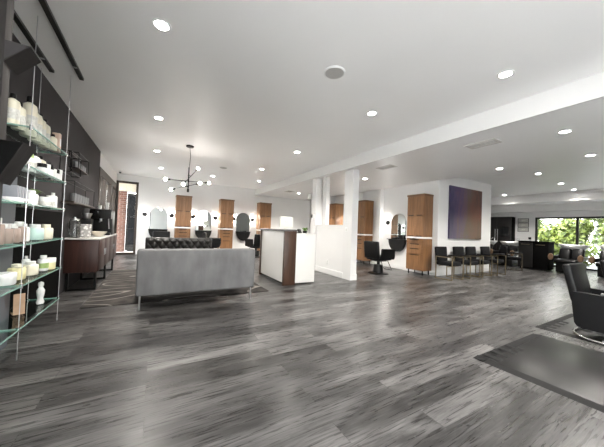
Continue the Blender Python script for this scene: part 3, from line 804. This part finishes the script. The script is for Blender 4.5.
t = thing('tall_dark_cabinet', 'tall black double cabinet with steel handles right of the picture wall', 'cabinet', (14.82, 6.3, 0))
MB().box(.021, .377, -.62, .62, .05, 2.2, r=.004).build('carcass', 'black_panel', t)
MB().box(.05, .37, -.6, .6, 0, .0495).build('plinth', 'black_plast', t)
for y0, y1, hy in ((.003, .60, .05), (-.60, -.003, -.05)):
    d = MB().box(0, .02, y0, y1, .08, 2.17, r=.003).build('door', 'charcoal_gloss', t)
    MB().cyl((-.04, hy, .95), (-.04, hy, 1.6), .012, seg=10).cyl((-.04, hy, 1.0), (0, hy, 1.0), .008, seg=8).cyl((-.04, hy, 1.55), (0, hy, 1.55), .008, seg=8).build('handle', 'steel', d)
MB().box(-.012, -.0005, -.5, -.12, 1.25, 1.72, r=.004).build('screen', 'screen', t)
for k, lab in enumerate(('lowest of three framed certificates left of the far window', 'middle of three framed certificates left of the far window', 'topmost of three framed certificates left of the far window')):
    t = thing('framed_certificate', lab, 'frame', (XF, 5.37, 1.5+k*.215), 0, 'framed certificates on the far wall')
    f = MB(); f.box(-.02, -.001, -.21, .21, 0, .016); f.box(-.02, -.001, -.21, .21, .184, .2); f.box(-.02, -.001, -.21, -.194, .016, .184); f.box(-.02, -.001, .194, .21, .016, .184)
    f.build('frame', 'black_met', t)
    MB().box(-.012, -.001, -.194, .194, .016, .184).build('paper', 'paper', t)
    MB().box(-.0135, -.0121, -.08, .08, .07, .13).build('print', 'print_grey', t)
o = MB().box(-.05, -.001, -.05, .05, -.05, .05, r=.012).build('wall_box', 'black_plast', loc=(XF, 5.11, 1.2)); tag(o, 'small black box on the far wall beside the window', 'wall device')

# ------------------------------------------------------------------ sofas, rug
o = MB().box(-.845, 1.97, 4.62, 7.95, .0005, .012, r=.004).build('area_rug', 'rug'); tag(o, 'brown patterned rug with pale wavy lines under the grey sofa', 'rug')
t = thing('grey_sofa', 'light grey velvet sofa seen from behind, on slim metal legs', 'sofa', (.67, 4.205, 0))
MB().box(-.855, .855, 0, .20, .20, .85, r=.03, seg=3).build('backrest', 'grey_velvet', t)
MB().box(-.70, .70, .2005, .88, .20, .33, r=.02).build('seat_base', 'grey_velvet', t)
for s in (-1, 1):
    MB().box(min(s*.70, s*.855), max(s*.70, s*.855), .2005, .88, .20, .62, r=.03, seg=3).build('armrest', 'grey_velvet', t)
    MB().box(min(s*.006, s*.695), max(s*.006, s*.695), .205, .87, .3305, .46, r=.04, seg=3).build('seat_cushion', 'grey_velvet', t)
    MB().obox((s*.35, .28, .63), (.68, .14, .36), rx=-.12, r=.05, seg=3).build('back_cushion', 'grey_velvet', t)
    for y in (.05, .83):
        MB().cyl((s*.80, y, .0005 if y < .3 else .0125), (s*.80, y, .201), .011, .013, seg=12).build('leg', 'steel', t)
MB().box(-.002, .002, -.0035, -.0005, .215, .835, r=.001, seg=1).build('seam', 'grey_velvet', t)

t = thing('tufted_settee', 'dark button tufted leather settee facing the grey sofa', 'sofa', (.60, 7.12, .012))
def tuft(u, v):
    x = (u-.5)*1.5; z = .36+v*.50
    a = x/.082; b = v*4.6
    d = abs(math.cos(PI*(a+b)/2)*math.cos(PI*(a-b)/2))
    edge = min(1, min(u, 1-u)*22)*min(1, min(v, 1-v)*9)
    return Vector((x, -.055*(d**.55)*edge - .0, z))
MB().grid(tuft, 120, 40).build('tufting', 'tuft', t)
MB().box(-.76, .76, .001, .13, .14, .875, r=.03, seg=3).build('backrest', 'tuft', t)
MB().box(-.62, .62, -.70, -.061, .14, .40, r=.05, seg=3).build('seat', 'tuft', t)
for s in (-1, 1):
    MB().box(min(s*.63, s*.76), max(s*.63, s*.76), -.70, -.062, .14, .60, r=.05, seg=3).build('armrest', 'tuft', t)
    for y in (-.64, .06): MB().cyl((s*.69, y, .0005), (s*.69, y, .141), .015, .022, seg=12).build('leg', 'black_met', t)

# ------------------------------------------------------------------ reception desk
t = thing('reception_desk', 'white reception desk with dark walnut end panels and grey top', 'desk', (2.43, 4.95, 0))
MB().box(0, .29, 0, .055, .001, 1.165, r=.003).build('end_panel', 'walnut_red', t)
MB().box(0, .29, 1.40, 1.455, .001, 1.165, r=.003).build('end_panel', 'walnut_red', t)
MB().box(-.015, .31, -.01, 1.465, 1.1655, 1.205, r=.004).build('bar_top', 'stone_top', t)
MB().box(.03, .29, .0555, 1.3995, .05, 1.165, r=.002).build('front_panel', 'white_lac', t)
MB().box(.06, .28, .06, 1.39, .001, .0495).build('plinth', 'black_plast', t)
MB().box(.2905, .80, .025, 1.43, .03, 1.10, r=.003).build('counter_body', 'white_lac', t)
MB().box(.2905, .815, .012, 1.44, 1.1005, 1.125, r=.004).build('counter_top', 'white_lac', t)
t = thing('computer_monitor', 'pale monitor seen from behind on the reception desk', 'monitor', (2.95, 5.95, 1.126))
MB().box(-.19, .19, -.02, .02, .12, .40, r=.015, seg=3).build('housing', 'monitor', t)
MB().prism([(-.06, .0), (.06, .0), (.035, .2), (-.035, .2)], 'y', .021, .035).box(-.1, .1, -.03, .12, 0, .012, r=.004).build('stand', 'monitor', t)
q = Matrix.Rotation(PI/2, 3, 'X')
MB().lathe([(.028, 0), (.036, 0), (.036, .003), (.028, .003)], (-.01, -.0202, .29), 24, q).build('emblem', 'print_grey', t)
t = thing('desk_plant', 'small green plant on the right end of the reception desk', 'plant', (3.07, 5.2, 1.126))
MB().lathe([(0, 0), (.045, 0), (.055, .06), (.05, .06), (.045, .05), (0, .05)], seg=20).build('pot', 'black_plast', t)
rnd = random.Random(5); mb = MB()
for i in range(60):
    a = rnd.uniform(0, 2*PI); l = rnd.uniform(.05, .10); h = rnd.uniform(.02, .09)
    c = Vector((math.cos(a), math.sin(a), 0)); sd = Vector((-c.y, c.x, 0))*.014
    p0 = Vector((0, 0, .05)); p1 = c*l*.6+Vector((0, 0, .05+h)); p2 = c*l*1.1+Vector((0, 0, .04+h*.8))
    mb._add([p0, p1-sd, p2, p1+sd], [(0, 1, 2, 3)])
mb.build('leaves', 'leaf', t, flat=True)
t = thing('card_terminal', 'small black card terminal left of the desk plant', 'terminal', (2.86, 5.08, 1.126), .5)
MB().box(-.07, .07, -.045, .045, 0, .02, r=.006).build('base', 'black_plast', t)
MB().obox((0, .0, .055), (.12, .03, .085), rx=-.5, r=.008).build('head', 'black_plast', t)

# ------------------------------------------------------------------ walnut console with coffee things
t = thing('walnut_console', 'dark walnut console on black sled legs beside the charcoal wall', 'console', (XL, 5.72, 0))
MB().box(.004, .455, 0, 2.45, .33, .895, r=.003).build('carcass', 'walnut', t)
MB().box(.003, .475, -.012, 2.462, .8955, .925, r=.004).build('top', 'pale_top', t)
for k in range(4):
    d = MB().box(.4555, .472, .01+k*.608, .607+k*.608, .345, .885, r=.002).build('door', 'walnut', t)
    MB().box(.4725, .485, .53+k*.608 if k % 2 == 0 else .06+k*.608, .545+k*.608 if k % 2 == 0 else .075+k*.608, .58, .70, r=.003).build('handle', 'steel', d)
for y in (.10, 1.15, 2.3):
    f = MB(); f.box(.02, .055, y, y+.04, .0005, .329); f.box(.40, .435, y, y+.04, .0005, .329); f.box(.055, .40, y, y+.04, .0005, .035)
    f.build('sled_leg', 'black_met', t)
zt = .926
t = thing('glass_dispenser', 'clear glass drink dispenser at the near end of the walnut console', 'dispenser', (XL+.1, 5.83, zt))
MB().lathe([(0, 0), (.075, 0), (.08, .01), (.08, .27), (.06, .30), (.055, .30), (.074, .265), (.074, .015), (0, .012)], seg=24).build('jar', 'glass', t)
MB().lathe([(0, .301), (.066, .301), (.066, .325), (.02, .335), (.015, .36), (0, .36)], seg=24).build('lid', 'steel', t)
MB().box(-.07, .07, -.07, .07, 0.0005, .011, r=.003).build('foot', 'black_plast', t)
o = MB().lathe([(0, 0), (.095, 0), (.105, .01), (.112, .225), (.104, .235), (.098, .225), (.09, .02), (0, .02)], seg=32).build('patterned_canister', 'canister', loc=(XL+.19, 6.02, zt)); tag(o, 'round grey and white patterned canister on the walnut console', 'canister')
o = MB().lathe([(0, 0), (.06, 0), (.065, .01), (.12, .07), (.135, .10), (.128, .10), (.11, .07), (.05, .02), (0, .02)], seg=32).build('cream_bowl', 'porcelain_cream', loc=(XL+.36, 6.36, zt)); tag(o, 'low cream bowl right of the patterned canister', 'bowl')
t = thing('coffee_grinder', 'black coffee grinder behind the patterned canister', 'grinder', (XL+.13, 6.55, zt))
MB().box(-.09, .09, -.11, .11, 0, .34, r=.015).build('body', 'black_plast', t)
MB().lathe([(0, .3405), (.05, .3405), (.085, .44), (.085, .45), (0, .45)], seg=20).build('hopper', 'steel', t)
t = thing('coffee_machine', 'large black coffee machine on the walnut console', 'coffee machine', (XL+.28, 7.28, zt))
MB().box(-.19, .19, -.12, .28, 0, .56, r=.012).build('housing', 'black_plast', t)
MB().box(-.19, .19, -.30, -.1205, .36, .56, r=.012).build('brew_head', 'black_plast', t)
MB().box(-.18, .18, -.30, -.1205, 0, .05, r=.008).build('drip_tray', 'black_met', t)
MB().box(-.12, -.02, -.304, -.3005, -.0+.44, .53, r=.002).build('display', 'screen', t)
MB().cyl((.0, -.22, .30), (.0, -.22, .36), .025, seg=14).cyl((-.0, -.2, .315), (.0, -.36, .29), .014, seg=10).build('portafilter', 'steel', t)
MB().tube([(.14, -.26, .36), (.15, -.28, .24), (.16, -.30, .14)], .008, 8).build('steam_wand', 'steel', t)
for i, (x, y, h, lab) in enumerate(((-.06, -.02, .10, 'shorter white cup stack on the coffee machine'), (.06, .08, .16, 'taller white cup stack on the coffee machine'))):
    o = MB()
    for k in range(int(h/.04)): o.lathe([(0, k*.04), (.028, k*.04), (.042, k*.04+.055), (.038, k*.04+.055), (.025, k*.04+.012), (0, k*.04+.012)], seg=18)
    o = o.build('cup_stack', 'ceramic', loc=(XL+.28+x, 7.28+y, zt+.5605)); tag(o, lab, 'cup', 'white cup stacks')

# ------------------------------------------------------------------ wire racks with glasses
def glass_cup(label, loc, h=.11, r=.035):
    o = MB().lathe([(0, 0), (r*.8, 0), (r, h), (r*.92, h), (r*.72, .012), (0, .012)], seg=14).build('drinking_glass', 'ceramic_glass', loc=loc)
    return tag(o, label, 'glass', 'drinking glasses on the wire racks')
M['ceramic_glass'] = mat('frosted_glass', (.20, .205, .21), .1, var=.05, scale=12)
def cube_frame(mb, x0, x1, y0, y1, z0, z1, r=.006):
    for a in ((x0, y0), (x1, y0), (x1, y1), (x0, y1)): mb.cyl((*a, z0), (*a, z1), r, seg=6)
    for z in (z0, z1):
        c = [(x0, y0, z), (x1, y0, z), (x1, y1, z), (x0, y1, z)]
        for i in range(4): mb.cyl(c[i], c[(i+1) % 4], r, seg=6)
t = thing('wire_rack', 'upper black wire rack of staggered squares on the charcoal wall', 'rack', (XL, 5.25, 1.98))
mb = MB(); cube_frame(mb, .006, .13, .0, .62, .0, .32); mb.build('wire_frame', 'black_met', t)
mb = MB(); cube_frame(mb, .006, .13, .45, 1.2, .14, .40); mb.build('wire_frame', 'black_met', t)
MB().box(.006, .135, .45, 1.2, .133, .1465).build('shelf_board', 'shelf_wood', t)
t = thing('wire_rack', 'lower wire rack with a dark board and glasses above the console', 'rack', (XL, 5.45, 1.50))
mb = MB(); cube_frame(mb, .006, .15, .0, 1.55, .03, .36, .004); mb.build('wire_frame', 'black_met', t)
MB().box(.004, .17, -.06, 1.6, 0, .024).build('shelf_board', 'shelf_wood', t)
NAMEN = ['first', 'second', 'third', 'fourth', 'fifth', 'sixth', 'seventh', 'eighth']
for k in range(6): glass_cup('%s glass from the camera on the lower wire rack' % NAMEN[k], (XL+.08, 5.75+k*.19, 1.5245), .16, .045)
for k in range(4): glass_cup('%s glass from the camera on the upper wire rack' % NAMEN[k], (XL+.07, 5.85+k*.18, 2.127), .12, .042)

# ------------------------------------------------------------------ glass shelving with hair products
LV = (.273, .645, 1.0, 1.357, 1.684, 2.03)
def shelving(label, y0, y1, levels, posts):
    t = thing('glass_shelving', label, 'shelving', (XL, y0, 0), 0, 'cable hung glass shelving')
    L = y1-y0
    for z in levels:
        s = MB().box(.025, .325, .004, L-.004, z-.012, z).build('glass_shelf', 'shelf_glass', t)
        e = MB(); e.box(.3251, .329, .0, L, z-.012, z); e.box(.025, .3251, .0, .0039, z-.012, z); e.box(.025, .3251, L-.0039, L, z-.012, z)
        e.build('polished_edge', 'glass_edge', s)
    for x, y in posts:
        p = MB().cyl((x, y, .0005), (x, y, ZC-.032), .0032, seg=8).cyl((x, y, .0005), (x, y, .07), .007, seg=10).build('cable_post', 'steel', t)
        for z in levels: MB().cyl((x, y, z-.03), (x, y, z+.014), .012, seg=10).build('shelf_clip', 'chrome', p)
    return t
shelving('far bay of green edged glass shelves on steel cables, left wall', 3.14, 4.22, LV, ((.318, .0), (.318, 1.06), (.05, 1.06)))
shelving('near bay of glass shelves cut by the left edge of the view', 1.75, 3.12, LV[:4], ((.318, .03),))

bot_cache = {}
def product(kind, label, x, y, z, h, r, m, capm='whitep', lab=None, group='hair products on the glass shelves', name=None):
    if kind == 'bottle':
        prof = [(0, 0), (r*.93, 0), (r, .008), (r, h*.70), (r*.9, h*.78), (r*.38, h*.84), (r*.36, h*.86), (0, h*.86)]
        cap = [(r*.40, h*.845), (r*.42, h*.85), (r*.42, h*.985), (r*.36, h), (0, h)]
    elif kind == 'jar':
        prof = [(0, 0), (r*.9, 0), (r, .01), (r, h*.68), (r*.9, h*.76), (0, h*.76)]
        cap = [(0, h*.762), (r*.60, h*.762), (r*.62, h*.78), (r*.62, h*.97), (r*.56, h), (0, h)]
    elif kind == 'tub':
        prof = [(0, 0), (r*.94, 0), (r, .008), (r, h*.60), (0, h*.60)]
        cap = [(0, h*.602), (r*1.04, h*.602), (r*1.04, h*.96), (r, h), (0, h)]
    elif kind == 'pump':
        prof = [(0, 0), (r*.93, 0), (r, .008), (r, h*.66), (r*.5, h*.74), (0, h*.74)]
        cap = [(0, h*.741), (r*.36, h*.741), (r*.36, h*.82), (r*.14, h*.83), (r*.14, h), (0, h)]
    o = MB().lathe(prof, seg=20).build(name or ('bottle' if kind in ('bottle', 'pump') else 'jar'), m, loc=(x, y, z+.0006))
    tag(o, label, 'bottle' if kind in ('bottle', 'pump') else 'jar', group)
    MB().lathe(cap, seg=18).build('cap', capm, o)
    if lab: MB().lathe([(r*1.004, h*.18), (r*1.012, h*.19), (r*1.012, h*.5), (r*1.004, h*.51)], seg=20).build('label_band', lab, o)
    return o
X0 = -1.12
# top shelf, tall bottles with black caps
top = LV[5]
for y, h, r, m, lab in ((3.22, .28, .048, 'cream', 'tall cream bottle nearest the camera on the top glass shelf'),
                        (3.35, .26, .046, 'cream', 'second cream bottle on the top glass shelf, half behind the grey post'),
                        (3.56, .40, .060, 'ivory', 'largest ivory bottle with black cap on the top glass shelf'),
                        (3.72, .35, .052, 'ivory', 'ivory bottle right behind the largest one on the top shelf'),
                        (3.85, .33, .048, 'ivory', 'third ivory black-capped bottle right of the largest one'),
                        (3.99, .32, .046, 'ivory', 'slim ivory bottle with black cap before the peach carton')):
    product('bottle', lab, X0, y, top, h, r, m, 'black_plast', 'print_grey')
product('bottle', 'short ivory bottle with black cap at the far end of the top shelf', X0+.05, 4.07, top, .19, .038, 'ivory', 'black_plast')
t = MB().box(-.035, .035, -.03, .03, 0, .23, r=.003).build('carton', 'peach', loc=(-1.06, 4.16, top+.0006)); tag(t, 'peach product carton at the far end of the top glass shelf', 'carton', 'hair products on the glass shelves')
MB().box(.0351, .0357, -.022, .022, .08, .17).build('label_panel', 'whitep', t)
# second shelf: small white and black containers
sec = LV[4]; rnd = random.Random(11)
row2 = [(3.56, .14, .05, 'whitep', 'white_g', 'white jar with green top nearest the post on the second shelf'), (3.68, .17, .045, 'whitep', 'b', 'white bottle with black cap beside the green topped jar'),
        (3.77, .13, .045, 'whitep', 'w', 'short white jar in the middle of the second shelf'), (3.86, .17, .042, 'ivory', 'b', 'black capped ivory bottle in the middle of the second shelf'),
        (3.95, .15, .042, 'whitep', 'b', 'white black-capped bottle left of the black jar'), (4.04, .13, .04, 'black_plast', 'b', 'black jar near the far end of the second shelf'),
        (4.13, .16, .038, 'cream', 'b', 'cream black-capped bottle at the far end of the second shelf')]
for y, h, r, m, cp, lab in row2:
    product('jar' if h < .15 else 'bottle', lab, X0+.02, y, sec, h*1.3, r, m, {'white_g': 'green_lab', 'b': 'black_plast', 'w': 'whitep'}[cp], 'print_grey' if cp != 'w' else None)
for k in range(6):
    product('tub', '%s small white tub from the camera in the front row of the second shelf' % NAMEN[k], -1.01, 3.58+k*.1, sec, .10+.014*(k % 3), .036, 'whitep', 'whitep' if k % 2 else 'black_plast')
# third shelf: ribbed bin, white jars, plant
th = LV[3]
t = thing('ribbed_bin', 'white bin filled with grey combs on the third glass shelf', 'bin', (X0, 3.35, th+.0006))
MB().box(-.075, .075, -.13, .13, 0, .05, r=.01).build('tray', 'whitep', t)
for k in range(5): MB().obox((.0, -.1+k*.05, .095), (.12, .026, .12), rx=.12, r=.004).build('comb', 'stripe', t)
product('jar', 'white jar right of the ribbed grey bin', X0+.03, 3.61, th, .15, .058, 'whitep', 'whitep')
product('tub', 'white tub before the shelf plant', X0+.11, 3.75, th, .10, .055, 'whitep', 'whitep', 'print_grey')
product('jar', 'white jar right of the shelf plant', X0+.07, 4.01, th, .14, .048, 'whitep', 'whitep', 'print_grey')
product('bottle', 'white bottle at the far end of the third glass shelf', X0+.07, 4.11, th, .18, .04, 'whitep', 'whitep')
t = thing('shelf_plant', 'small trailing green plant on the third glass shelf', 'plant', (X0-.06, 3.87, th+.0006))
MB().lathe([(0, 0), (.05, 0), (.06, .10), (.054, .10), (.046, .02), (0, .02)], seg=20).build('pot', 'whitep', t)
mb = MB(); rnd = random.Random(9)
for i in range(90):
    a = rnd.uniform(0, 2*PI); l = rnd.uniform(.04, .13); h = rnd.uniform(.0, .09)
    c = Vector((math.cos(a), math.sin(a), 0)); sd = Vector((-c.y, c.x, 0))*.016
    p0 = c*.02+Vector((0, 0, .1)); p1 = c*l*.6+Vector((0, 0, .1+h)); p2 = c*l*1.1+Vector((0, 0, .09+h*.7))
    mb._add([p0, p1-sd, p2, p1+sd], [(0, 1, 2, 3)])
mb.build('leaves', 'leaf', t, flat=True)
# fourth shelf: taupe bottles, mint and cream jars
fo = LV[2]
for y, h, m, lab in ((3.02, .22, 'taupe', 'tallest taupe bottle at the left edge on the fourth glass shelf'), (3.18, .17, 'taupe', 'taupe bottle right of the tallest one'),
                     (3.31, .17, 'taupe', 'taupe bottle with white cap left of the white bottles'), (3.43, .19, 'taupe', 'last taupe bottle before the mint jar')):
    product('jar', lab, X0+.02, y, fo, h, .05, m, 'whitep')
product('bottle', 'white bottle behind the taupe ones on the fourth shelf', X0+.03, 3.53, fo, .17, .036, 'whitep', 'whitep')
product('jar', 'mint green jar on the fourth glass shelf', X0+.03, 3.77, fo, .165, .072, 'mint', 'whitep')
product('jar', 'small white jar between the mint and cream jars', X0-.05, 3.885, fo, .12, .042, 'whitep', 'whitep')
product('jar', 'cream yellow jar on the fourth glass shelf', X0+.06, 3.98, fo, .165, .062, 'ivory', 'cream')
# fifth shelf
fi = LV[1]
product('tub', 'wide white tub at the left edge of the fifth shelf', X0+.02, 3.2, fi, .10, .075, 'whitep', 'whitep')
product('jar', 'pale yellow jar on the fifth shelf beside the wide tub', X0+.02, 3.44, fi, .145, .062, 'yellow', 'cream')
product('jar', 'cream jar right of the pale yellow jar on the fifth shelf', X0+.04, 3.68, fi, .14, .062, 'ivory', 'whitep')
product('bottle', 'clear white bottle on the fifth shelf', X0-.04, 3.83, fi, .18, .034, 'whitep', 'whitep')
product('jar', 'white jar with green label on the fifth shelf', X0+.06, 3.955, fi, .17, .046, 'whitep', 'whitep', 'green_lab')
product('tub', 'pale green tub at the far end of the fifth shelf', X0+.09, 4.06, fi, .13, .05, 'yellow', 'whitep')
# bottom shelf
bo = LV[0]
t = thing('card_stand', 'brown kraft card stand on the lowest glass shelf', 'card stand', (X0+.0, 3.60, bo+.0006), .5)
MB().obox((0, 0, .10), (.08, .012, .20), rx=-.12).build('card', 'kraft', t); MB().box(-.04, .04, -.01, .07, 0, .01).build('foot', 'kraft', t)
o = MB().lathe([(0, 0), (.03, 0), (.036, .02), (.024, .06), (.034, .11), (.036, .15), (.018, .185), (.026, .21), (.024, .235), (0, .25)], seg=18).build('figurine', 'ceramic', loc=(X0+.05, 3.97, bo+.0006)); tag(o, 'small white ceramic figurine on the lowest glass shelf', 'figurine')

# grey post with two angled brackets at the left edge
t = thing('display_post', 'grey wooden post with two angled brackets at the left edge', 'post', (-.80, 2.0, 0))
MB().box(-.16, .06, 0, .08, .0005, ZC-.001, r=.004).build('shaft', 'post', t)
for z, dx, dz in ((1.64, .16, .23), (2.18, .16, .115)):
    br = MB().prism([(.0605, z), (.0605, z-dz), (dx, z)], 'y', .0, .16).build('bracket', 'post', t)
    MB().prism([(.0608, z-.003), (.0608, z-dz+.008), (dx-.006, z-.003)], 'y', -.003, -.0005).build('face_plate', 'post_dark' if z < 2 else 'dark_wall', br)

# ------------------------------------------------------------------ sun, sky, camera
w = bpy.data.worlds.new('World'); S.world = w; w.use_nodes = True
N = w.node_tree.nodes; L = w.node_tree.links; bg = N['Background']
tc = N.new('ShaderNodeTexCoord'); sp = N.new('ShaderNodeSeparateXYZ'); L.new(tc.outputs['Generated'], sp.inputs[0])
r = ramp(N, [(.0, (.90, .88, .85)), (.25, (.98, .97, .96)), (1., (.72, .82, 1.0))]); L.new(sp.outputs['Z'], r.inputs['Fac'])
L.new(r.outputs['Color'], bg.inputs['Color']); bg.inputs['Strength'].default_value = 4.2
sun = bpy.data.lights.new('sun', 'SUN'); sun.energy = 6; sun.angle = .02; sun.color = (1, .95, .86)
so = bpy.data.objects.new('sun', sun); COL.objects.link(so)
so.rotation_euler = Vector((.62, -.12, -.78)).to_track_quat('-Z', 'Y').to_euler()

cd = bpy.data.cameras.new('camera'); cam = bpy.data.objects.new('camera', cd); COL.objects.link(cam)
f_px, yaw, pitch, roll, H = 257.47, .52105, .022134, .038023, 1.22
cd.sensor_fit = 'HORIZONTAL'; cd.sensor_width = 36; cd.lens = f_px/604*36
cd.clip_start = .05; cd.clip_end = 200
sy, cy = math.sin(yaw), math.cos(yaw)
fw = Vector((sy*math.cos(pitch), cy*math.cos(pitch), math.sin(pitch))); rt = Vector((cy, -sy, 0)); up = rt.cross(fw)
r2 = rt*math.cos(roll)+up*math.sin(roll); u2 = up*math.cos(roll)-rt*math.sin(roll)
cam.matrix_world = Matrix(((r2.x, u2.x, -fw.x, 0), (r2.y, u2.y, -fw.y, 0), (r2.z, u2.z, -fw.z, H), (0, 0, 0, 1)))
S.camera = cam
S.view_settings.view_transform = 'Standard'; S.view_settings.look = 'None'; S.view_settings.gamma = 1
S.view_settings.use_curve_mapping = False
S.view_settings.exposure = 1.45
S.cycles.use_denoising = True
S.cycles.max_bounces = 10; S.cycles.diffuse_bounces = 6; S.cycles.transparent_max_bounces = 16
S.cycles.sample_clamp_indirect = 6
S.cycles.use_light_tree = True
